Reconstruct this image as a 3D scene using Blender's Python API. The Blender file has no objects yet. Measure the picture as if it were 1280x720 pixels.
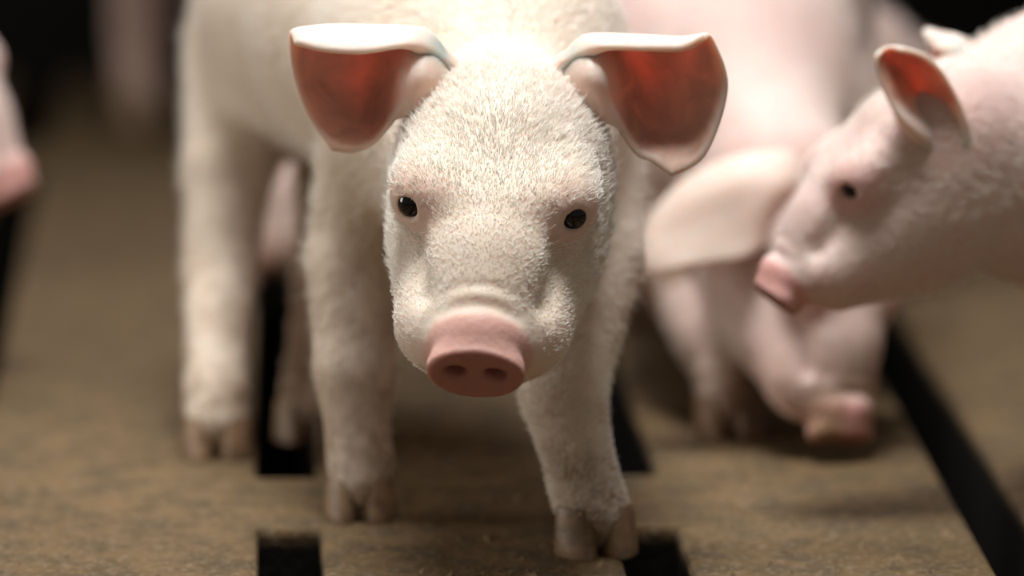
import bpy, bmesh, math, random
import numpy as np
from mathutils import Vector, Matrix

random.seed(7)
rng = np.random.default_rng(7)
C = bpy.context.scene.collection

# ------------------------------------------------------------------ camera, world, lights, exposure
cam_data = bpy.data.cameras.new('camera')
cam = bpy.data.objects.new('camera', cam_data)
C.objects.link(cam)
cam.location = (0, 0, .4254)
cam.rotation_euler = (math.radians(81), 0, 0)
cam_data.lens = 225
cam_data.sensor_width = 36
cam_data.clip_start = .05
cam_data.dof.use_dof = True
cam_data.dof.focus_distance = 2.075
cam_data.dof.aperture_fstop = 5.0
bpy.context.scene.camera = cam

vs = bpy.context.scene.view_settings
vs.view_transform = 'Standard'
vs.look = 'None'
vs.gamma = 1
vs.use_curve_mapping = False
vs.exposure = 0.1

world = bpy.data.worlds.new('barn_air')
bpy.context.scene.world = world
world.use_nodes = True
bg = world.node_tree.nodes['Background']
bg.inputs[0].default_value = (1.0, .91, .80, 1)
bg.inputs[1].default_value = .13

def area(name, loc, aim, size, power, color, size_y=None, spread=None):
    d = bpy.data.lights.new(name, 'AREA')
    d.shape = 'RECTANGLE'
    d.size = size
    d.size_y = size_y or size
    d.energy = power
    d.color = color
    if spread:
        d.spread = math.radians(spread)
    o = bpy.data.objects.new(name, d)
    C.objects.link(o)
    o.location = loc
    o.rotation_euler = (Vector(aim) - Vector(loc)).to_track_quat('-Z', 'Y').to_euler()
    return o

area('roof_lamp', (-.04, 2.05, 1.25), (-.02, 2.15, .1), .4, 4.2, (1.0, .985, .95), spread=90)
area('rear_lamp', (-.12, 3.0, 1.25), (.03, 2.15, .1), .45, 2.3, (.97, .96, 1.0), spread=95)
area('side_fill', (-1.25, 2.30, .36), (0, 2.36, .03), .4, 4.5, (1.0, .95, .86))  # unseen low fill from the left, added to light leg edges and floor

# ------------------------------------------------------------------ node helpers and materials
def new_mat(name):
    m = bpy.data.materials.new(name)
    m.use_nodes = True
    nt = m.node_tree
    nt.nodes.clear()
    out = nt.nodes.new('ShaderNodeOutputMaterial')
    b = nt.nodes.new('ShaderNodeBsdfPrincipled')
    nt.links.new(b.outputs[0], out.inputs[0])
    return m, nt, b

def noise(nt, scale, detail=4, rough=.55, vec=None, dist=0):
    n = nt.nodes.new('ShaderNodeTexNoise')
    n.inputs['Scale'].default_value = scale
    n.inputs['Detail'].default_value = detail
    n.inputs['Roughness'].default_value = rough
    n.inputs['Distortion'].default_value = dist
    if vec:
        nt.links.new(vec, n.inputs['Vector'])
    return n.outputs['Fac']

def ramp(nt, fac, stops):
    r = nt.nodes.new('ShaderNodeValToRGB')
    e = r.color_ramp.elements
    while len(e) < len(stops):
        e.new(.5)
    for i, (p, c) in enumerate(stops):
        e[i].position = p
        e[i].color = (*c, 1) if len(c) == 3 else c
    nt.links.new(fac, r.inputs[0])
    return r.outputs[0]

def mix(nt, fac, a, b, mode='MIX'):
    m = nt.nodes.new('ShaderNodeMix')
    m.data_type = 'RGBA'
    m.blend_type = mode
    for sock, v in ((m.inputs[0], fac), (m.inputs[6], a), (m.inputs[7], b)):
        if isinstance(v, (int, float)):
            sock.default_value = v
        elif isinstance(v, tuple):
            sock.default_value = (*v, 1)
        else:
            nt.links.new(v, sock)
    return m.outputs[2]

def math_node(nt, op, a, b):
    m = nt.nodes.new('ShaderNodeMath')
    m.operation = op
    m.use_clamp = True
    for i, v in enumerate((a, b)):
        if isinstance(v, (int, float)):
            m.inputs[i].default_value = v
        else:
            nt.links.new(v, m.inputs[i])
    return m.outputs[0]

def bump(nt, b, height, strength, dist):
    n = nt.nodes.new('ShaderNodeBump')
    n.inputs['Strength'].default_value = strength
    n.inputs['Distance'].default_value = dist
    nt.links.new(height, n.inputs['Height'])
    nt.links.new(n.outputs[0], b.inputs['Normal'])

def attr(nt, name):
    a = nt.nodes.new('ShaderNodeAttribute')
    a.attribute_name = name
    return a.outputs['Fac']

def coords(nt):
    return nt.nodes.new('ShaderNodeTexCoord').outputs['Object']

def skin_material(name, base, base2, pink, sss=.35):
    m, nt, b = new_mat(name)
    co = coords(nt)
    n1 = noise(nt, 28, 4, .6, co)
    col = ramp(nt, n1, [(.35, base), (.68, base2)])
    col = mix(nt, attr(nt, 'pink'), col, pink)
    col = mix(nt, attr(nt, 'snout_face'), col, (.43, .19, .165))  # redder disc face, darkened further to hold the shade of its downward tilt
    fine = noise(nt, 420, 3, .6, co)
    col = mix(nt, math_node(nt, 'MULTIPLY', fine, .25), col, (.62, .44, .33))
    dirt = math_node(nt, 'MULTIPLY', attr(nt, 'dirt'), ramp(nt, noise(nt, 60, 5, .7, co), [(.38, (0, 0, 0)), (.6, (1, 1, 1))]))  # this mask carries leg dirt plus shade painted low on the body
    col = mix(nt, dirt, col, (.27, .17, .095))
    nt.links.new(col, b.inputs['Base Color'])
    b.inputs['Roughness'].default_value = .55
    b.inputs['Specular IOR Level'].default_value = .3
    b.inputs['Subsurface Weight'].default_value = sss
    b.inputs['Subsurface Radius'].default_value = (1.0, .35, .2)
    b.inputs['Subsurface Scale'].default_value = .006
    bump(nt, b, noise(nt, 330, 4, .65, co), .35, .0012)
    return m

SKIN_WHITE = skin_material('white_piglet_skin', (.88, .78, .68), (.80, .67, .55), (.78, .46, .41))
SKIN_ROSE = skin_material('rosy_piglet_skin', (.86, .70, .66), (.78, .57, .53), (.82, .44, .42))

def ear_material(name, outer, inner):
    m, nt, b = new_mat(name)
    co = coords(nt)
    veins = ramp(nt, noise(nt, 70, 4, .6, co, .6), [(.3, (.62, .62, .62)), (.65, (1, 1, 1))])
    inn = mix(nt, 1.0, inner, veins, 'MULTIPLY')
    col = mix(nt, attr(nt, 'inner'), outer, inn)
    nt.links.new(col, b.inputs['Base Color'])
    b.inputs['Roughness'].default_value = .5
    b.inputs['Subsurface Weight'].default_value = .8
    b.inputs['Subsurface Radius'].default_value = (1.0, .5, .38)
    b.inputs['Subsurface Scale'].default_value = .006
    bump(nt, b, noise(nt, 300, 3, .6, co), .3, .001)
    return m

EAR_SKIN = ear_material('ear_skin', (.86, .68, .60), (.80, .49, .37))

def simple(name, color, rough, spec=.4, scale=90, vary=.35, bmp=.3, dist=.001):
    m, nt, b = new_mat(name)
    co = coords(nt)
    n = noise(nt, scale, 4, .6, co)
    dark = tuple(c * (1 - vary) for c in color)
    nt.links.new(ramp(nt, n, [(.35, dark), (.65, color)]), b.inputs['Base Color'])
    b.inputs['Roughness'].default_value = rough
    b.inputs['Specular IOR Level'].default_value = spec
    if bmp:
        bump(nt, b, n, bmp, dist)
    return m

EYE = simple('dark_eye', (.008, .006, .006), .12, .5, 20, .1, 0)
HOOF = simple('hoof_horn', (.32, .20, .115), .45, .4, 160, .5)
BRISTLE = simple('white_bristle', (.97, .93, .86), .4, .5, 100, .05, 0)
CRUMB = simple('dry_dirt', (.30, .21, .13), .9, .1, 300, .5, 0)
WALL = simple('dark_wall_coating', (.012, .011, .011), .8, .2, 14, .5)
PIT = simple('wet_slurry', (.010, .008, .006), .6, .2, 20, .5)

def concrete():
    m, nt, b = new_mat('dusty_concrete')
    co = coords(nt)
    big = noise(nt, 7, 4, .6, co)
    col = ramp(nt, big, [(.3, (.15, .096, .048)), (.7, (.21, .138, .068))])
    mid = noise(nt, 55, 6, .7, co)
    col = mix(nt, ramp(nt, mid, [(.44, (0, 0, 0)), (.58, (.85, .85, .85))]), col, (.095, .072, .043))
    fine = noise(nt, 260, 4, .7, co)
    col = mix(nt, ramp(nt, fine, [(.50, (0, 0, 0)), (.68, (.7, .7, .7))]), col, (.33, .245, .165))
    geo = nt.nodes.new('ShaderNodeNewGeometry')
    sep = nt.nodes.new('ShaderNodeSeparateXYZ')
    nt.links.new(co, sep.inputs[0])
    deep = math_node(nt, 'MULTIPLY', math_node(nt, 'SUBTRACT', -.0025, sep.outputs[2]), 220.0)  # dark dirt and slot shade, both painted onto the slat sides
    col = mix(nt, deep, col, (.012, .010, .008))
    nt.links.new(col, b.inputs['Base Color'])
    b.inputs['Roughness'].default_value = .9
    b.inputs['Specular IOR Level'].default_value = .15
    h = math_node(nt, 'ADD', math_node(nt, 'MULTIPLY', mid, .6), math_node(nt, 'MULTIPLY', fine, .4))
    bump(nt, b, h, .9, .006)
    return m
CONCRETE = concrete()

# ------------------------------------------------------------------ object helpers
def mesh_obj(name, verts, faces, mat, parent=None, smooth=True, attrs=None):
    me = bpy.data.meshes.new(name)
    if isinstance(verts, np.ndarray):
        verts = verts.tolist()
    if isinstance(faces, np.ndarray):
        faces = faces.tolist()
    me.from_pydata(verts, [], faces)
    me.update()
    if attrs:
        for k, v in attrs.items():
            a = me.attributes.new(k, 'FLOAT', 'POINT')
            a.data.foreach_set('value', np.asarray(v, np.float32))
    if smooth:
        me.polygons.foreach_set('use_smooth', [True] * len(me.polygons))
    me.materials.append(mat)
    o = bpy.data.objects.new(name, me)
    C.objects.link(o)
    if parent:
        o.parent = parent
        o.matrix_parent_inverse = Matrix.Identity(4)
    return o

def thing(name, label, cat, loc, group=None):
    o = bpy.data.objects.new(name, None)
    C.objects.link(o)
    o.empty_display_size = .05
    o.location = loc
    o['label'] = label
    o['category'] = cat
    if group:
        o['group'] = group
    return o

# ------------------------------------------------------------------ distance field on a graded grid, surfaced with quads
def graded(lo, hi, fine_lo, fine_hi, fine, coarse):
    def seg(a, b, s):
        n = max(1, int(math.ceil((b - a) / s)))
        return list(np.linspace(a, b, n + 1)[:-1]) if b > a else []
    fl, fh = max(lo, fine_lo), min(hi, fine_hi)
    return np.array(seg(lo, fl, coarse) + seg(fl, fh, fine) + seg(fh, hi, coarse) + [hi], np.float32)

class Field:
    def __init__(s, xs, ys, zs):
        s.ax = (xs, ys, zs)
        s.F = np.full((len(xs), len(ys), len(zs)), 1.0, np.float32)
    def box(s, lo, hi):
        sl, g = [], []
        for a in range(3):
            i0 = max(0, int(np.searchsorted(s.ax[a], lo[a])) - 1)
            i1 = min(len(s.ax[a]), int(np.searchsorted(s.ax[a], hi[a])) + 1)
            if i1 <= i0:
                return None, None
            sl.append(slice(i0, i1))
            g.append(s.ax[a][i0:i1])
        return tuple(sl), (g[0][:, None, None], g[1][None, :, None], g[2][None, None, :])
    def put(s, sl, d, k, cut):
        A = s.F[sl]
        if not cut:
            h = np.maximum(k - np.abs(A - d), 0) / k
            s.F[sl] = np.minimum(A, d) - h * h * k * .25
        else:
            d = -d
            h = np.maximum(k - np.abs(A - d), 0) / k
            s.F[sl] = np.maximum(A, d) + h * h * k * .25
    def cone(s, a, b, ra, rb, k=.012, cut=False):
        a, b = np.array(a, float), np.array(b, float)
        m = k + .009
        lo = np.minimum(a - ra, b - rb) - m
        hi = np.maximum(a + ra, b + rb) + m
        sl, g = s.box(lo, hi)
        if sl is None:
            return
        ab = b - a
        L = float(ab @ ab) + 1e-12
        t = np.clip(((g[0] - a[0]) * ab[0] + (g[1] - a[1]) * ab[1] + (g[2] - a[2]) * ab[2]) / L, 0, 1)
        d = np.sqrt((g[0] - a[0] - t * ab[0]) ** 2 + (g[1] - a[1] - t * ab[1]) ** 2 + (g[2] - a[2] - t * ab[2]) ** 2)
        s.put(sl, (d - (ra + (rb - ra) * t)).astype(np.float32), k, cut)
    def ell(s, c, r, R=np.eye(3), k=.012, cut=False):
        c, r = np.array(c, float), np.array(r, float)
        e = np.sqrt(((R * r[None, :]) ** 2).sum(1)) + k + .009
        sl, g = s.box(c - e, c + e)
        if sl is None:
            return
        q = [g[i] - c[i] for i in range(3)]
        p = [(q[0] * R[0, i] + q[1] * R[1, i] + q[2] * R[2, i]) for i in range(3)]
        k0 = np.sqrt(sum((p[i] / r[i]) ** 2 for i in range(3)))
        k1 = np.sqrt(sum((p[i] / r[i] ** 2) ** 2 for i in range(3))) + 1e-9
        s.put(sl, (k0 * (k0 - 1) / k1).astype(np.float32), k, cut)
    def disc(s, c, a, b, h, rd, R, k=.003):
        """elliptical disc standing across local Y, with a rounded edge"""
        c = np.array(c, float)
        e = max(a, b, h) + k + .009
        sl, g = s.box(c - e, c + e)
        q = [g[i] - c[i] for i in range(3)]
        p = [(q[0] * R[0, i] + q[1] * R[1, i] + q[2] * R[2, i]) for i in range(3)]
        dr = (np.sqrt((p[0] / a) ** 2 + (p[2] / b) ** 2) - 1) * min(a, b) + rd
        dy = np.abs(p[1]) - h + rd
        d = np.hypot(np.maximum(dr, 0), np.maximum(dy, 0)) + np.minimum(np.maximum(dr, dy), 0) - rd
        s.put(sl, d.astype(np.float32), k, False)
    def surface(s):
        xs, ys, zs = s.ax
        F = s.F
        S = F < 0
        nx, ny, nz = F.shape
        cnt = np.zeros((nx - 1, ny - 1, nz - 1), np.int8)
        for dx in (0, 1):
            for dy in (0, 1):
                for dz in (0, 1):
                    cnt += S[dx:nx - 1 + dx, dy:ny - 1 + dy, dz:nz - 1 + dz]
        idx = np.argwhere((cnt > 0) & (cnt < 8))
        vid = np.full(cnt.shape, -1, np.int32)
        vid[idx[:, 0], idx[:, 1], idx[:, 2]] = np.arange(len(idx))
        acc = np.zeros((len(idx), 3))
        num = np.zeros(len(idx))
        P = (xs, ys, zs)
        for a in range(3):
            o = [b for b in range(3) if b != a]
            for d1 in (0, 1):
                for d2 in (0, 1):
                    i0 = idx.copy()
                    i0[:, o[0]] += d1
                    i0[:, o[1]] += d2
                    i1 = i0.copy()
                    i1[:, a] += 1
                    f0 = F[i0[:, 0], i0[:, 1], i0[:, 2]]
                    f1 = F[i1[:, 0], i1[:, 1], i1[:, 2]]
                    m = (f0 < 0) != (f1 < 0)
                    t = np.where(m, f0 / np.where(m, f0 - f1, 1), 0)
                    for b in range(3):
                        p = P[b][i0[:, b]] + (t * (P[b][i1[:, b]] - P[b][i0[:, b]]) if b == a else 0)
                        acc[:, b] += np.where(m, p, 0)
                    num += m
        V = acc / num[:, None]
        faces = []
        for a in range(3):
            o1, o2 = (a + 1) % 3, (a + 2) % 3
            sa = [slice(None)] * 3
            sb = [slice(None)] * 3
            sa[a] = slice(0, -1)
            sb[a] = slice(1, None)
            ch = S[tuple(sa)] != S[tuple(sb)]
            e = np.argwhere(ch)
            ok = (e[:, o1] > 0) & (e[:, o2] > 0) & (e[:, o1] < F.shape[o1] - 1) & (e[:, o2] < F.shape[o2] - 1)
            e = e[ok]
            q = []
            for d1, d2 in ((-1, -1), (0, -1), (0, 0), (-1, 0)):
                c = e.copy()
                c[:, o1] += d1
                c[:, o2] += d2
                q.append(vid[c[:, 0], c[:, 1], c[:, 2]])
            q = np.stack(q, 1)
            inside = S[e[:, 0], e[:, 1], e[:, 2]]
            q[~inside] = q[~inside][:, ::-1]
            faces.append(q)
        return V, np.concatenate(faces)

def relax(V, Fc, n, w=.5):
    for _ in range(n):
        acc = np.zeros_like(V)
        num = np.zeros(len(V))
        for i in range(4):
            a, b = Fc[:, i], Fc[:, (i + 1) % 4]
            np.add.at(acc, a, V[b])
            np.add.at(num, a, 1)
            np.add.at(acc, b, V[a])
            np.add.at(num, b, 1)
        V = V * (1 - w) + acc / num[:, None] * w
    return V

# ------------------------------------------------------------------ piglet parts
def head_frame(yaw, tilt, roll):
    y, t, r = map(math.radians, (yaw, tilt, roll))
    f = np.array([math.sin(y) * math.cos(t), -math.cos(y) * math.cos(t), -math.sin(t)])
    x = np.array([math.cos(y), math.sin(y), 0])
    u = -np.cross(x, f)
    if u[2] < 0:
        u = -u
    return np.stack([x * math.cos(r) + u * math.sin(r), f, -x * math.sin(r) + u * math.cos(r)], 1)

def local_rot(ax, deg):
    a = math.radians(deg)
    c, s = math.cos(a), math.sin(a)
    return np.array([[1, 0, 0], [0, c, -s], [0, s, c]]) if ax == 'x' else np.array([[c, -s, 0], [s, c, 0], [0, 0, 1]])

EYE_AT = (24.5, 61.5, 12)

def sculpt_head(f, O, R, sc):
    s = sc * .001
    P = lambda p: O + R @ (np.array(p, float) * s)
    cone = lambda a, b, ra, rb, k=10, cut=False: f.cone(P(a), P(b), ra * s, rb * s, k * s, cut)
    ell = lambda c, r, L=np.eye(3), k=10, cut=False: f.ell(P(c), np.array(r) * s, R @ L, k * s, cut)
    ell((0, 10, 2), (33.5, 40, 32))                               # skull
    cone((0, 30, 2), (0, 72, -6), 30, 22.5)                       # forehead to bridge
    cone((0, 62, -4), (0, 103, -14.5), 22, 14.5)                  # bridge to snout
    for q in (-1, 1):
        ell((q * 15, 26, -20), (19, 34, 25), k=12)              # cheek
        ell((q * 12, 62, -22), (16.5, 28, 17), k=10)              # jowl
        cone((q * 15, 42, -14), (q * 11, 84, -19), 16, 14, 8)   # side of the muzzle
        ell((q * 12.5, 86, -20), (14, 18, 12.5), k=8)           # upper lip pad
        ell((q * 22, 52, 16), (9, 15, 7), local_rot('z', q * 12), k=14)    # brow
        ell((q * 23.3, 57, 11.5), (9.2, 9.8, 8.6), k=9)         # lids
        ell((q * 27.2, 67, 12.3), (4.0, 6.4, 3.4), local_rot('z', -q * 38), k=1.4, cut=True)    # lid opening
        cone((q * 23, 76, 2), (q * 19, 90, -6), 1.2, .8, 9, True)          # hollow beside the bridge
    cone((0, 40, -38), (0, 86, -31), 22, 11)                    # lower jaw
    for q in (-1, 1):
        cone((q * 24, 62, -36), (q * 11, 104, -27), 1.0, 1.3, 2.5, True)   # mouth line
    L = local_rot('x', -20)
    D = lambda x, y, z: tuple(np.array([0, 110.5, -17]) + L @ np.array([x, y, z], float))
    f.disc(P(D(0, 3, -1)), 15.8 * s, 11.6 * s, 3.2 * s, 1.5 * s, R @ L, 2.5 * s)          # snout disc
    ell(D(0, -7, .2), (14.5, 9, 11.2), L, k=5)
    cone(D(0, 36, -1), D(0, 36.1, -1), 31, 31, 1.6, True)          # slightly dished face
    for q in (-1, 1):
        ell(D(q * 6.8, 5.5, -.5), (3.6, 9, 2.9), L @ local_rot('z', -q * 10), k=1.6, cut=True)   # nostril
    cone(D(0, 7.5, -12), D(0, 7.2, -7), .7, .5, 2, True)
    for yy, zz, rr, dep in ((104.5, .6, 13.5, 1.5), (98.5, 4.6, 14.5, .4)):      # creases above the snout
        pts = [(math.sin(a) * rr * 1.25, yy - 3 * (1 - math.cos(a)), zz - rr * (1 - math.cos(a)) * 1.0) for a in np.linspace(-.85, .85, 7)]
        for a, b in zip(pts, pts[1:]):
            cone(a, b, dep, dep, 2.6, True)

def bspline_grid(G, n):
    G = np.array(G, float)
    def interp(A, t):
        m = len(A)
        x = t * (m - 1)
        i = np.minimum(x.astype(int), m - 2)
        u = (x - i)[:, None, None]
        g = lambda j: A[np.clip(j, 0, m - 1)]
        p0, p1, p2, p3 = g(i - 1), g(i), g(i + 1), g(i + 2)
        return .5 * (2 * p1 + (p2 - p0) * u + (2 * p0 - 5 * p1 + 4 * p2 - p3) * u ** 2 + (3 * p1 - p0 - 3 * p2 + p3) * u ** 3)
    t = np.linspace(0, 1, n)
    A = interp(G, t)
    return interp(A.transpose(1, 0, 2), t).transpose(1, 0, 2)

def make_ear(grid, O, R, sc, origin, parent, inner_front=True, mirror=False, thick=1.5, n=33):
    G = np.array(grid, float)
    if mirror:
        G = G * np.array([-1, 1, 1])
    root = G[0] - (G[1] - G[0]) * .5
    cen = root.mean(0)
    root = cen + (root - cen) * .8
    root[:, 0] *= .72
    root[:, 2] -= 5
    G = np.concatenate([root[None], G])
    S = bspline_grid(G, n)
    du = np.gradient(S, axis=0)
    dv = np.gradient(S, axis=1)
    N = np.cross(du, dv)
    N /= np.linalg.norm(N, axis=2, keepdims=True) + 1e-9
    if N[n // 2, n // 2, 1] < 0:
        N = -N
    u = np.linspace(0, 1, n)
    e = np.minimum(np.minimum(u, 1 - u)[None, :] * 14, ((1 - u)[:, None]) * 14)
    th = thick * (.35 + .65 * np.sqrt(np.clip(e, 0, 1)))[:, :, None] * (1 + 2.2 * np.clip((.45 - u) / .3, 0, 1))[:, None, None]
    front, back = S + N * th, S - N * th
    V = np.concatenate([front.reshape(-1, 3), back.reshape(-1, 3)])
    V = (O + (V * .001 * sc) @ R.T) - origin
    faces = []
    M = n * n
    for i in range(n - 1):
        for j in range(n - 1):
            a, b, c, d = i * n + j, i * n + j + 1, (i + 1) * n + j + 1, (i + 1) * n + j
            faces += [(a, b, c, d), (M + a, M + d, M + c, M + b)]
    ring = [i for i in range(n)] + [i * n + n - 1 for i in range(1, n)] + [(n - 1) * n + j for j in range(n - 2, -1, -1)] + [i * n for i in range(n - 2, 0, -1)]
    for a, b in zip(ring, ring[1:] + ring[:1]):
        faces.append((a, M + a, M + b, b))
    rim = np.clip(np.minimum(np.minimum(u, 1 - u)[None, :] * 16, ((1 - u)[:, None]) * 16), 0, 1).reshape(-1)
    rim = (rim.reshape(n, n) * np.clip((u - .43) / .07, 0, 1)[:, None]).reshape(-1)
    inner = np.concatenate([rim, rim * 0]) if inner_front else np.concatenate([rim * 0, rim])
    o = mesh_obj('ear', V, faces, EAR_SKIN, parent, True, {'inner': inner})
    bm = bmesh.new()
    bm.from_mesh(o.data)
    bmesh.ops.recalc_face_normals(bm, faces=bm.faces)
    bm.to_mesh(o.data)
    bm.free()
    return o

def toe_mesh(w, l, h, side):
    """one claw, pointed towards -Y, flat underneath"""
    verts, faces = [], []
    n, rings = 18, 6
    for k in range(rings):
        t = k / (rings - 1)
        z = h * t
        sl = -l * .32 * (1 - t)
        ww = w * (1 - .16 * t ** 2)
        ll = l * (1 - .28 * t)
        for i in range(n):
            a = 2 * math.pi * i / n
            x, y = math.cos(a), math.sin(a)
            taper = 1 - .38 * max(0, -y) ** 1.6
            verts.append((x * ww * taper + side * w * .25 * max(0, -y), y * ll + sl, z))
    for k in range(rings - 1):
        for i in range(n):
            j = (i + 1) % n
            faces.append((k * n + i, k * n + j, (k + 1) * n + j, (k + 1) * n + i))
    faces.append(tuple(range(n))[::-1])
    faces.append(tuple((rings - 1) * n + i for i in range(n)))
    return verts, faces

def make_hoof(at, deg, sc, origin, parent):
    V, Fc = [], []
    for q in (-1, 1):
        v, fc = toe_mesh(7.0, 11.5, 17, -q)
        b = len(V)
        V += [(x + q * 7.6, y - 2, z) for x, y, z in v]
        Fc += [tuple(b + i for i in f_) for f_ in fc]
        v, fc = toe_mesh(3.4, 4.5, 9, 0)                        # dewclaw
        b = len(V)
        V += [(x + q * 9.0, y + 12, z + 13) for x, y, z in v]
        Fc += [tuple(b + i for i in f_) for f_ in fc]
    a = math.radians(deg)
    c, s = math.cos(a), math.sin(a)
    V = np.array(V) * .001 * sc
    W_ = np.stack([V[:, 0] * c - V[:, 1] * s + at[0], V[:, 0] * s + V[:, 1] * c + at[1], V[:, 2]], 1) - origin
    o = mesh_obj('hoof', W_, Fc, HOOF, parent)
    bv = o.modifiers.new('round', 'BEVEL')
    bv.width = .0012
    bv.segments = 2
    bv.limit_method = 'ANGLE'
    return o

def make_eye(c, r, gaze, origin, parent):
    bm = bmesh.new()
    bmesh.ops.create_uvsphere(bm, u_segments=28, v_segments=18, radius=r)
    cn = Vector(gaze).normalized()
    for v in bm.verts:                                          # the cornea stands a little proud
        d = v.co.normalized().dot(cn)
        if d > .8:
            v.co *= 1 + .08 * (d - .8) / .2
        v.co += Vector(c) - Vector(origin)
    me = bpy.data.meshes.new('eyeball')
    bm.to_mesh(me)
    bm.free()
    me.polygons.foreach_set('use_smooth', [True] * len(me.polygons))
    me.materials.append(EYE)
    o = bpy.data.objects.new('eyeball', me)
    C.objects.link(o)
    o.parent = parent
    return o

def make_bristles(V, Fc, n, length, radius, flow_fn, density_fn, parent, origin):
    """short hairs rooted on the body surface"""
    P = V[Fc]
    n1 = np.cross(P[:, 1] - P[:, 0], P[:, 2] - P[:, 0])
    n2 = np.cross(P[:, 2] - P[:, 0], P[:, 3] - P[:, 0])
    A = (np.linalg.norm(n1, axis=1) + np.linalg.norm(n2, axis=1)) * .5
    nr = n1 + n2
    nr /= np.linalg.norm(nr, axis=1, keepdims=True) + 1e-12
    cen = P.mean(1)
    w = A * density_fn(cen)
    pick = rng.choice(len(Fc), n, p=w / w.sum())
    s, t = rng.random(n)[:, None], rng.random(n)[:, None]
    Q = P[pick]
    root = (Q[:, 0] * (1 - s) + Q[:, 1] * s) * (1 - t) + (Q[:, 3] * (1 - s) + Q[:, 2] * s) * t
    N = nr[pick]
    flow = flow_fn(root)
    flow = flow - (flow * N).sum(1, keepdims=True) * N
    flow /= np.linalg.norm(flow, axis=1, keepdims=True) + 1e-9
    flow = flow + rng.normal(0, .25, flow.shape)
    L = length(root)[:, None] * rng.uniform(.6, 1.2, (n, 1))
    d = flow * .8 + N * .5
    p0 = root - N * .0005
    p1 = root + d * L * .5
    p2 = root + (flow * .95 + N * .22) * L
    pts = np.stack([p0, p1, p2], 1) - origin
    hc = bpy.data.hair_curves.new('bristles')
    hc.add_curves([3] * n)
    hc.attributes['position'].data.foreach_set('vector', pts.reshape(-1).astype(np.float32))
    ra = hc.attributes.get('radius') or hc.attributes.new('radius', 'FLOAT', 'POINT')
    ra.data.foreach_set('value', np.tile(np.array([radius, radius * .8, radius * .2], np.float32), n))
    hc.materials.append(BRISTLE)
    o = bpy.data.objects.new('bristles', hc)
    C.objects.link(o)
    o.parent = parent
    o['kind'] = 'stuff'
    return o

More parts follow.
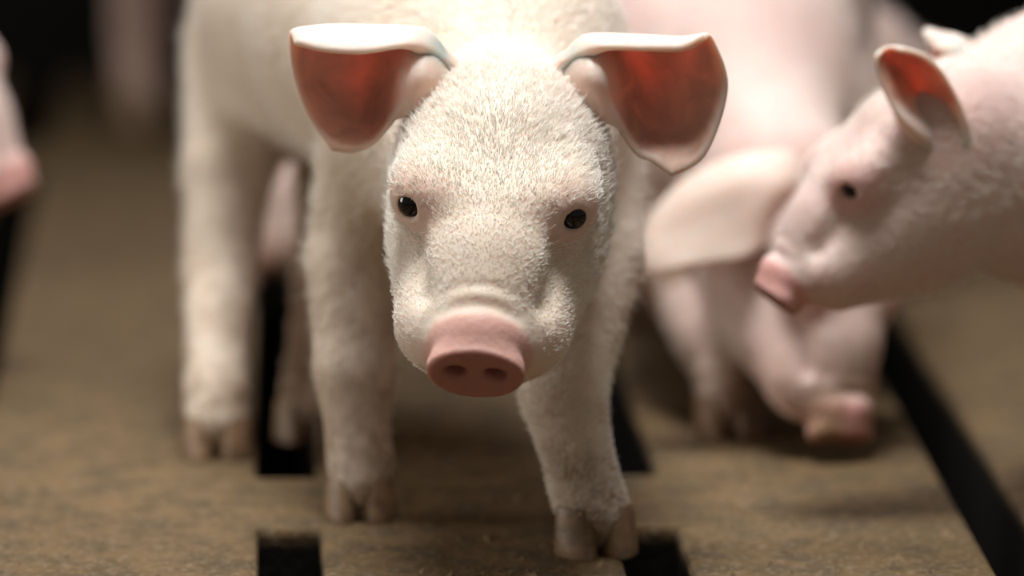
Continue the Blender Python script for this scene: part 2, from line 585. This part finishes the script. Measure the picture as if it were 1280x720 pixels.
def make_piglet(label, skin, head, trunk, legs, ears, group=None, fine=.0016, coarse=.0032, hair=12000, grime_shade=.5,
                hair_len=.006, hair_r=.00007, tail=None, folds=(), nape=None):
    """head = (origin, yaw, tilt, roll, scale); trunk = [(point, radius)]; legs = [(chain, hoof direction)]; ears = [(grid, mirror, inner in front)]"""
    O, yaw, tilt, roll, sc = head
    O = np.array(O, float)
    R = head_frame(yaw, tilt, roll)
    pts = [O] + [np.array(p) for p, r in trunk] + [np.array(p) for ch, _ in legs for p, r in ch]
    rad = [.05 * sc] + [r for p, r in trunk] + [r for ch, _ in legs for p, r in ch]
    nose = O + R @ (np.array([0, 118, -14]) * .001 * sc)
    pts.append(nose)
    rad.append(.02)
    pa = np.array(pts)
    ra = np.array(rad)[:, None]
    lo, hi = (pa - ra).min(0) - .012, (pa + ra).max(0) + .012
    hp = np.array([O + R @ (np.array(q, float) * .001 * sc) for q in ((-42, -10, 0), (42, -10, 0), (0, 122, -14), (0, 30, 40), (0, 40, -58), (-30, 60, 0), (30, 60, 0))])
    hl, hh = hp.min(0) - .006, hp.max(0) + .006
    f = Field(*[graded(lo[a], hi[a], hl[a], hh[a], fine, coarse) for a in range(3)])
    for (p, r), (q, r2) in zip(trunk, trunk[1:]):
        f.cone(p, q, r, r2, .03)
    back_of_head = O + R @ (np.array([0, 2, -6]) * .001 * sc)
    f.cone(trunk[0][0], back_of_head, trunk[0][1] * .82, .034 * sc, .03)
    throat = O + R @ (np.array([0, 30, -26]) * .001 * sc)
    t0 = np.array(trunk[0][0]) - [0, 0, trunk[0][1] * .35]
    f.cone(t0, throat, trunk[0][1] * .6, .022 * sc, .022)
    for ch, _ in legs:
        for i, ((p, r), (q, r2)) in enumerate(zip(ch, ch[1:])):
            f.cone(p, q, r, r2, .012 if i == 0 else .004)
    for a, b, r in folds:
        f.cone(a, b, r, r, .006, True)
    if tail:
        for (p, r), (q, r2) in zip(tail, tail[1:]):
            f.cone(p, q, r, r2, .006)
    sculpt_head(f, O, R, sc)
    V, Fc = f.surface()
    V = relax(V, Fc, 2, .4)
    org = np.array([trunk[0][0][0], trunk[0][0][1], 0.0])
    root = thing('piglet', label, 'piglet', tuple(org), group)
    loc = ((V - O) @ R) / (.001 * sc)
    def blob(c, r, soft):
        d = np.sqrt(sum(((loc[:, i] - c[i]) / r[i]) ** 2 for i in range(3)))
        return np.clip((1 + soft - d) / soft, 0, 1)
    pink = blob((0, 111, -18), (19, 12, 16), .22)
    
    for q in (-1, 1):
        pink = np.maximum(pink, .42 * blob((q * 25, 62, 11), (13, 12, 10), .5))
        pink = np.maximum(pink, .30 * blob((q * 34, 2, 16), (16, 22, 22), .6))
        pink = np.maximum(pink, .22 * blob((q * 16, 88, -26), (14, 18, 12), .6))
    fn = local_rot('x', -20)[:, 1]
    face = blob((0, 114, -18), (19, 9, 16), .1) * np.clip(((loc - np.array([0, 110.5, -17])) @ fn - np.where((np.abs(loc[:, 0]) < 12.5) & (np.abs(loc[:, 2] + 20.5) < 6.5), -2, 4.2)) / .7, 0, 1)
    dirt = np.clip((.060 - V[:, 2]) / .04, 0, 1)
    dirt = np.maximum(dirt, grime_shade * np.clip((.125 - V[:, 2]) / .06, 0, 1) * (loc[:, 1] < 5))  # leg grime with the shade of the lower body painted in
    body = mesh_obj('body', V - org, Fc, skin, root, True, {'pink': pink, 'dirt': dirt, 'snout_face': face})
    for grid, mirror, front in ears:
        make_ear(grid, O, R, sc, org, root, front, mirror, 1.5 if front else 1.9)
    for q in (-1, 1):
        c = O + R @ (np.array([q * EYE_AT[0], EYE_AT[1] - .5, EYE_AT[2]]) * .001 * sc)
        make_eye(c, 6.6 * .001 * sc, R @ np.array([q * .6, .8, 0]), org, root)
    for ch, deg in legs:
        p, r = ch[-1]
        if p[2] < .03:
            make_hoof(p, deg, r / .0125, org, root)
    tdir = np.array(trunk[-1][0]) - O
    tdir /= np.linalg.norm(tdir)
    def flow(p):
        q = ((p - O) @ R) / (.001 * sc)
        hd = np.clip((q[:, 1] + 10) / 30, 0, 1)[:, None]
        back = -R[:, 1][None] + R[:, 0][None] * (q[:, 0:1] / 60)
        down = np.array([[0, 0, -1.]])
        low = np.clip((.10 - p[:, 2:3]) / .05, 0, 1)
        return hd * back + (1 - hd) * ((1 - low) * (tdir[None] + down * .4) + low * down)
    def dens(p):
        q = ((p - O) @ R) / (.001 * sc)
        hd = np.clip((q[:, 1] + 20) / 40, 0, 1)
        nosekeep = np.clip((102 - q[:, 1]) / 10, 0, 1) * np.where(np.abs(p[:, 2]) < .012, .05, 1)
        ey = np.minimum(np.hypot(q[:, 0] - 26, (q[:, 2] - 12) * 1.2), np.hypot(q[:, 0] + 26, (q[:, 2] - 12) * 1.2))
        eyekeep = np.where((q[:, 1] > 50) & (ey < 8), .03, 1)
        legkeep = np.clip((p[:, 2] - .02) / .09, .18, 1)
        return (.5 + 1.6 * hd) * nosekeep * eyekeep * np.where(q[:, 1] < 0, legkeep, 1)
    def length(p):
        q = ((p - O) @ R) / (.001 * sc)
        sn = np.clip((100 - q[:, 1]) / 60, .35, 1)
        sn = np.where((q[:, 1] > -20), sn * .85, 1.15)
        return hair_len * sn * np.clip(.35 + (p[:, 2] - .04) / .12, .35, .8)
    if hair:
        make_bristles(V, Fc, hair, length, hair_r, flow, dens, root, org)
    return root

EAR_FRONT_RIGHT = [[(-23.6,0.2,28.7),(-23,-4.4,29.4),(-22.4,0.2,22.9),(-23.8,2.7,16.6),(-28.7,6.3,13.5)],
[(-33,6.6,38.8),(-29.8,-5.2,38.3),(-30.4,8.5,30.5),(-31.7,10.8,21.7),(-35.5,10.4,15.2)],
[(-47.6,11,38),(-47.8,-4.4,39),(-48.8,-7.6,19.5),(-46.5,0,10.2),(-42.3,13.9,6.9)],
[(-60.7,11.8,38),(-62.1,-1.5,39.3),(-62.5,-1.7,23),(-57.9,6.3,12.6),(-48.6,17.4,4.3)],
[(-70.7,9.9,38.9),(-73,3.5,39.2),(-71.7,5.7,27.6),(-66.1,12.3,15.1),(-56.3,19.6,5.4)]]
EAR_FRONT_LEFT = [[(21.1,-3.3,30.7),(20.3,-7.8,31.3),(20.9,-3.2,24.7),(22.9,-1,18.6),(28.7,2.3,14.7)],
[(30,1.9,41),(25.7,-8.8,38.7),(28.9,3.9,33),(31.1,6,24.4),(35.7,5.8,15.7)],
[(43.9,-0.1,41.1),(42,-10.1,39.6),(43.9,-16.6,22.6),(44.9,-8.4,11.9),(43.5,8.7,6.8)],
[(57,-1.1,41.7),(55.3,-8.2,40.8),(58.7,-11.9,24.8),(58.1,-2.1,10.3),(49.1,11,5.5)],
[(63.8,-3.1,45.9),(66.4,-5.7,43.6),(72,-3.1,27.5),(66.5,8.7,8.7),(56,14.8,2.7)]]
EAR_PROFILE = [[(34.2,28.8,16.9),(22.3,17.4,14.8),(19.5,11.8,8.9),(23.3,9.9,2.4),(33.5,12.7,-5.1)],
[(36.3,31.5,32.8),(20.2,19,27.9),(15.1,12.7,21.7),(21.9,7.4,16.9),(37.5,5.2,14.8)],
[(34.6,30.5,47),(22.7,20.4,43.1),(17.5,14,38.3),(21.8,7.7,35),(37.6,3.5,34.6)],
[(34,28.2,56.1),(25.9,21.8,53.7),(22.7,16,50.8),(26.8,9.7,49.3),(37.5,7,48.3)],
[(33.9,25.4,60.9),(31,22.1,60.7),(30.6,19,60.3),(32.5,16.6,59),(36.8,15.3,57.3)]]
EAR_DROOPING = [[(-20.6,-0.9,22.4),(-26.1,8.7,23.2),(-29.1,16.6,21.9),(-27.8,20.2,17.1),(-21.4,19,7.9)],
[(-38.3,-4.5,12),(-43.7,9.9,13.8),(-42.9,21.6,10.3),(-40.8,32.5,6.7),(-38.6,40.3,4.5)],
[(-51.8,-3.5,-3.6),(-55.7,10.2,-1.4),(-55.1,22,-3.4),(-54.2,31.8,-4.7),(-52.9,39.9,-5.9)],
[(-64,6.5,-19.2),(-65,15.1,-19.1),(-65.5,23.8,-18.6),(-64.9,31.3,-17.7),(-64.3,37,-17.1)],
[(-71.2,21.8,-31.1),(-71.8,25.1,-31.2),(-72,28.6,-31),(-70.5,30.5,-31.6),(-67.9,31.6,-32.1)]]

# ------------------------------------------------------------------ the setting: slatted concrete floor, pit, dark wall
PITCH, SLOT = .1225, .0215
floor = bpy.data.objects.new('floor', None)
C.objects.link(floor)
floor['kind'] = 'structure'
floor.location = (.016, 0, 0)
floor.rotation_euler = (0, 0, math.radians(2.46))
V0, V1 = .9, 3.62
def openings(k):
    base = [(1.352, 2.160), (2.255, 3.06), (3.155, 3.55)]
    if k % 4 == 2:
        base = [(.95, 1.78), (1.875, 2.70), (2.795, 3.55)]
    return base
def slat(k):
    """the concrete bar between slot k and slot k+1, with half of each cross piece"""
    hw, th = PITCH / 2, .07
    uc = (k + .5) * PITCH
    edge = []
    for side, kk in ((-1, k), (1, k + 1)):
        prof = [(V0, hw)]
        for a, b in openings(kk):
            prof += [(a, hw), (a, hw - SLOT / 2), (b, hw - SLOT / 2), (b, hw)]
        prof.append((V1, hw))
        edge.append([(uc + side * w, v) for v, w in prof])
    loop = edge[1] + edge[0][::-1]
    bm = bmesh.new()
    top = [bm.verts.new((u, v, 0)) for u, v in loop]
    f = bm.faces.new(top)
    if f.normal.z < 0:
        f.normal_flip()
    r = bmesh.ops.extrude_face_region(bm, geom=[f])
    for v in [g for g in r['geom'] if isinstance(g, bmesh.types.BMVert)]:
        v.co.z = -th
    bmesh.ops.recalc_face_normals(bm, faces=bm.faces)
    bm.edges.ensure_lookup_table()
    sel = []
    for e in bm.edges:
        a, b = e.verts
        if a.co.z > -.001 and b.co.z > -.001:
            m = (a.co + b.co) / 2
            if abs(m.x - uc) < hw - .001 and V0 + .01 < m.y < V1 - .01:
                sel.append(e)
    bmesh.ops.bevel(bm, geom=sel, offset=.0028, segments=2, affect='EDGES', profile=.5)
    bmesh.ops.triangulate(bm, faces=[g for g in bm.faces if len(g.verts) > 4])
    me = bpy.data.meshes.new('slat')
    bm.to_mesh(me)
    bm.free()
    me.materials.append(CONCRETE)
    o = bpy.data.objects.new('slat', me)
    C.objects.link(o)
    o.parent = floor
for k in range(-18, 18):
    slat(k)
mesh_obj('slurry_pit', [(-2.3, .5, -.3), (2.3, .5, -.3), (2.3, 4, -.3), (-2.3, 4, -.3)], [(0, 1, 2, 3)], PIT, floor, False)
wl = mesh_obj('wall_back', [(-2.3, 3.42, -.3), (2.3, 3.42, -.3), (2.3, 3.50, -.3), (-2.3, 3.50, -.3),
                            (-2.3, 3.42, 1.1), (2.3, 3.42, 1.1), (2.3, 3.50, 1.1), (-2.3, 3.50, 1.1)],
              [(0, 1, 5, 4), (1, 2, 6, 5), (2, 3, 7, 6), (3, 0, 4, 7), (4, 5, 6, 7), (3, 2, 1, 0)], WALL, None, False)
wl['kind'] = 'structure'

# ------------------------------------------------------------------ the piglets
DEF_L = (EAR_FRONT_LEFT, False, True)
DEF_R = (EAR_FRONT_LEFT, True, True)

make_piglet('white piglet in front facing the camera, reddish ears spread wide', SKIN_WHITE,
    ((-0.0020, 2.1100, 0.1379), -4.74, 20.54, -4.12, 1.0),
    [((-.012, 2.195, .152), .050), ((-.032, 2.29, .158), .053), ((-.052, 2.37, .158), .055), ((-.068, 2.42, .152), .052)],
    [([((-.045, 2.20, .115), .024), ((-.0545, 2.196, .088), .0168), ((-.0545, 2.183, .052), .0138), ((-.0530, 2.180, .022), .0108), ((-.0526, 2.178, .013), .0108)], 0),
     ([((.022, 2.19, .115), .024), ((.0275, 2.170, .092), .0175), ((.0172, 2.130, .052), .0140), ((.0240, 2.122, .024), .0112), ((.0275, 2.118, .013), .0122)], 14),
     ([((-.098, 2.41, .130), .026), ((-.106, 2.37, .095), .0165), ((-.1085, 2.350, .060), .0135), ((-.1085, 2.302, .022), .0110), ((-.1077, 2.295, .013), .0112)], 0),
     ([((-.050, 2.42, .120), .028), ((-.064, 2.395, .085), .0170), ((-.070, 2.375, .055), .0120), ((-.074, 2.337, .022), .0105), ((-.0755, 2.331, .013), .0108)], 0)],
    [(EAR_FRONT_RIGHT, False, True), (EAR_FRONT_LEFT, False, True)],
    fine=.0011, coarse=.0025, hair=90000, hair_len=.0066, hair_r=.00009,
    tail=[((-.072, 2.465, .175), .007), ((-.070, 2.495, .180), .005), ((-.055, 2.50, .170), .004), ((-.060, 2.50, .155), .003)])

make_piglet('rosy piglet behind the front one, head bowed with its snout down on the floor', SKIN_ROSE,
    ((0.1016, 2.3350, 0.0915), 24.00, 48.00, -16.00, .85),
    [((.0800, 2.43, .122), .052), ((.082, 2.53, .135), .055), ((.084, 2.61, .130), .050)],
    [([((.060, 2.41, .095), .034), ((.0640, 2.385, .060), .0200), ((.0740, 2.355, .036), .0145), ((.0800, 2.345, .020), .0115), ((.0807, 2.342, .012), .0115)], 0),
     ([((.112, 2.42, .095), .034), ((.116, 2.42, .060), .0200), ((.1150, 2.415, .034), .0140), ((.115, 2.415, .020), .0112), ((.115, 2.412, .012), .0115)], 0),
     ([((.055, 2.62, .110), .034), ((.052, 2.60, .070), .0190), ((.052, 2.61, .045), .0135), ((.052, 2.59, .020), .0112), ((.052, 2.585, .012), .0115)], 0),
     ([((.115, 2.62, .110), .034), ((.118, 2.60, .070), .0190), ((.118, 2.61, .045), .0135), ((.118, 2.59, .020), .0112), ((.118, 2.585, .012), .0115)], 0)],
    [(EAR_DROOPING, False, False), (EAR_DROOPING, True, False)],
    hair=14000, grime_shade=.85, tail=[((.084, 2.655, .155), .007), ((.084, 2.675, .160), .005), ((.095, 2.68, .150), .004)])  # stronger here: shade on its chest and legs put into the skin colour

make_piglet('piglet at the right in profile, ear pricked, nosing at the drooping ear beside it', SKIN_ROSE,
    ((0.1558, 2.1950, 0.1335), -75.00, 30.36, 0, .76),
    [((.2020, 2.225, .124), .048), ((.262, 2.25, .136), .054), ((.35, 2.28, .138), .055), ((.42, 2.30, .126), .050)],
    [([((.225, 2.20, .09), .030), ((.228, 2.19, .060), .0190), ((.228, 2.185, .036), .0135), ((.224, 2.18, .020), .0112), ((.222, 2.18, .012), .0115)], -80),
     ([((.250, 2.27, .09), .030), ((.255, 2.275, .060), .0190), ((.260, 2.275, .036), .0135), ((.258, 2.275, .020), .0112), ((.256, 2.275, .012), .0115)], -80),
     ([((.42, 2.275, .10), .034), ((.425, 2.265, .070), .0190), ((.432, 2.265, .042), .0135), ((.425, 2.265, .020), .0112), ((.423, 2.265, .012), .0115)], -80),
     ([((.42, 2.33, .10), .034), ((.41, 2.34, .070), .0190), ((.42, 2.34, .042), .0135), ((.412, 2.34, .020), .0112), ((.410, 2.34, .012), .0115)], -80)],
    [(EAR_PROFILE, False, True), ([[(x * .9, y - 16, z * .72) for x, y, z in r] for r in EAR_FRONT_LEFT], True, True)],
    fine=.0014, hair=22000, hair_len=.0055, tail=[((.465, 2.31, .15), .007), ((.485, 2.315, .155), .005), ((.49, 2.325, .14), .004)])

make_piglet('pale piglet lying at the back behind the right-hand ones, only its rump showing', SKIN_ROSE,
    ((-.038, 2.69, .070), -70, 25, 0, .85),
    [((.027, 2.715, .066), .048), ((.08, 2.725, .070), .054), ((.130, 2.725, .069), .055)],
    [([((.135, 2.72, .03), .022), ((.10, 2.70, .016), .0150), ((.07, 2.70, .0135), .0120)], -80),
     ([((.04, 2.71, .03), .020), ((.01, 2.69, .016), .0140), ((-.01, 2.69, .0135), .0115)], -80)],
    [DEF_L, DEF_R], fine=.003, coarse=.004, hair=6000, tail=[((.180, 2.74, .095), .006), ((.192, 2.75, .09), .005), ((.188, 2.755, .075), .004)])

make_piglet('blurred piglet at the left edge, only its pink snout reaching in', SKIN_ROSE,
    ((-.258, 2.48, .142), 68, 35, 0, .85),
    [((-.350, 2.46, .140), .050), ((-.43, 2.45, .145), .056), ((-.52, 2.44, .138), .050)],
    [([((-.355, 2.43, .10), .030), ((-.355, 2.42, .060), .0190), ((-.355, 2.42, .036), .0135), ((-.352, 2.42, .020), .0112), ((-.350, 2.42, .012), .0115)], 80),
     ([((-.370, 2.49, .10), .030), ((-.370, 2.50, .060), .0190), ((-.372, 2.50, .036), .0135), ((-.370, 2.50, .020), .0112), ((-.368, 2.50, .012), .0115)], 80),
     ([((-.52, 2.41, .10), .034), ((-.52, 2.40, .070), .0190), ((-.53, 2.40, .042), .0135), ((-.525, 2.40, .020), .0112), ((-.523, 2.40, .012), .0115)], 80),
     ([((-.53, 2.47, .10), .034), ((-.53, 2.48, .070), .0190), ((-.54, 2.48, .042), .0135), ((-.535, 2.48, .020), .0112), ((-.533, 2.48, .012), .0115)], 80)],
    [DEF_L, DEF_R], fine=.002, coarse=.004, hair=6000)

make_piglet('far blurred piglet standing by the dark wall, greyish leg showing at upper left', SKIN_ROSE,
    ((-.10, 3.06, .170), 60, 10, 0, .9),
    [((-.125, 3.12, .160), .048), ((-.16, 3.19, .162), .050), ((-.185, 3.26, .155), .048)],
    [([((-.185, 3.24, .120), .026), ((-.186, 3.22, .080), .0185), ((-.188, 3.23, .045), .0155), ((-.188, 3.22, .020), .0130), ((-.187, 3.215, .013), .0125)], 30),
     ([((-.150, 3.27, .110), .026), ((-.146, 3.27, .070), .0180), ((-.148, 3.28, .042), .0140), ((-.146, 3.27, .020), .0120), ((-.145, 3.27, .012), .0120)], 30),
     ([((-.12, 3.08, .120), .026), ((-.12, 3.07, .070), .0160), ((-.12, 3.07, .040), .0130), ((-.118, 3.065, .020), .0115), ((-.117, 3.06, .012), .0115)], 30),
     ([((-.09, 3.13, .120), .026), ((-.088, 3.13, .070), .0160), ((-.088, 3.13, .040), .0130), ((-.086, 3.125, .020), .0115), ((-.085, 3.12, .012), .0115)], 30)],
    [DEF_L, DEF_R], fine=.003, coarse=.004, hair=0)

# ------------------------------------------------------------------ loose dirt
n = 5200
uu = rng.uniform(-.45, .55, n)
vv = 2.02 + rng.random(n) ** 1.5 * .9
keep = []
for u, v in zip(uu, vv):
    k = round(u / PITCH)
    on_slot = abs(u - k * PITCH) < SLOT / 2 + .004 and any(a - .004 < v < b + .004 for a, b in openings(k))
    keep.append(not on_slot)
uu, vv = uu[keep], vv[keep]
Vd, Fd = [], []
for u, v in zip(uu, vv):
    r = .0005 + .0016 * random.random() ** 3
    b = len(Vd)
    a0 = random.random() * 6.28
    st = random.uniform(1, 1.9)
    for i in range(4):
        a = a0 + i * math.pi / 2
        q = r * random.uniform(.7, 1.3)
        du, dv_ = math.cos(a) * q * (st if i % 2 else 1), math.sin(a) * q * (st if i % 2 else 1)
        Vd.append((u + du, v + dv_, .0))
    cx, cy = u, v
    Vd.append((cx, cy, r * random.uniform(.7, 1.2)))
    Fd += [(b, b + 1, b + 4), (b + 1, b + 2, b + 4), (b + 2, b + 3, b + 4), (b + 3, b, b + 4), (b + 3, b + 2, b + 1, b)]
dd = mesh_obj('dirt_crumbs', Vd, Fd, CRUMB, floor, False)
dd['kind'] = 'stuff'
dd['label'] = 'loose dry dirt crumbs scattered over the slats'
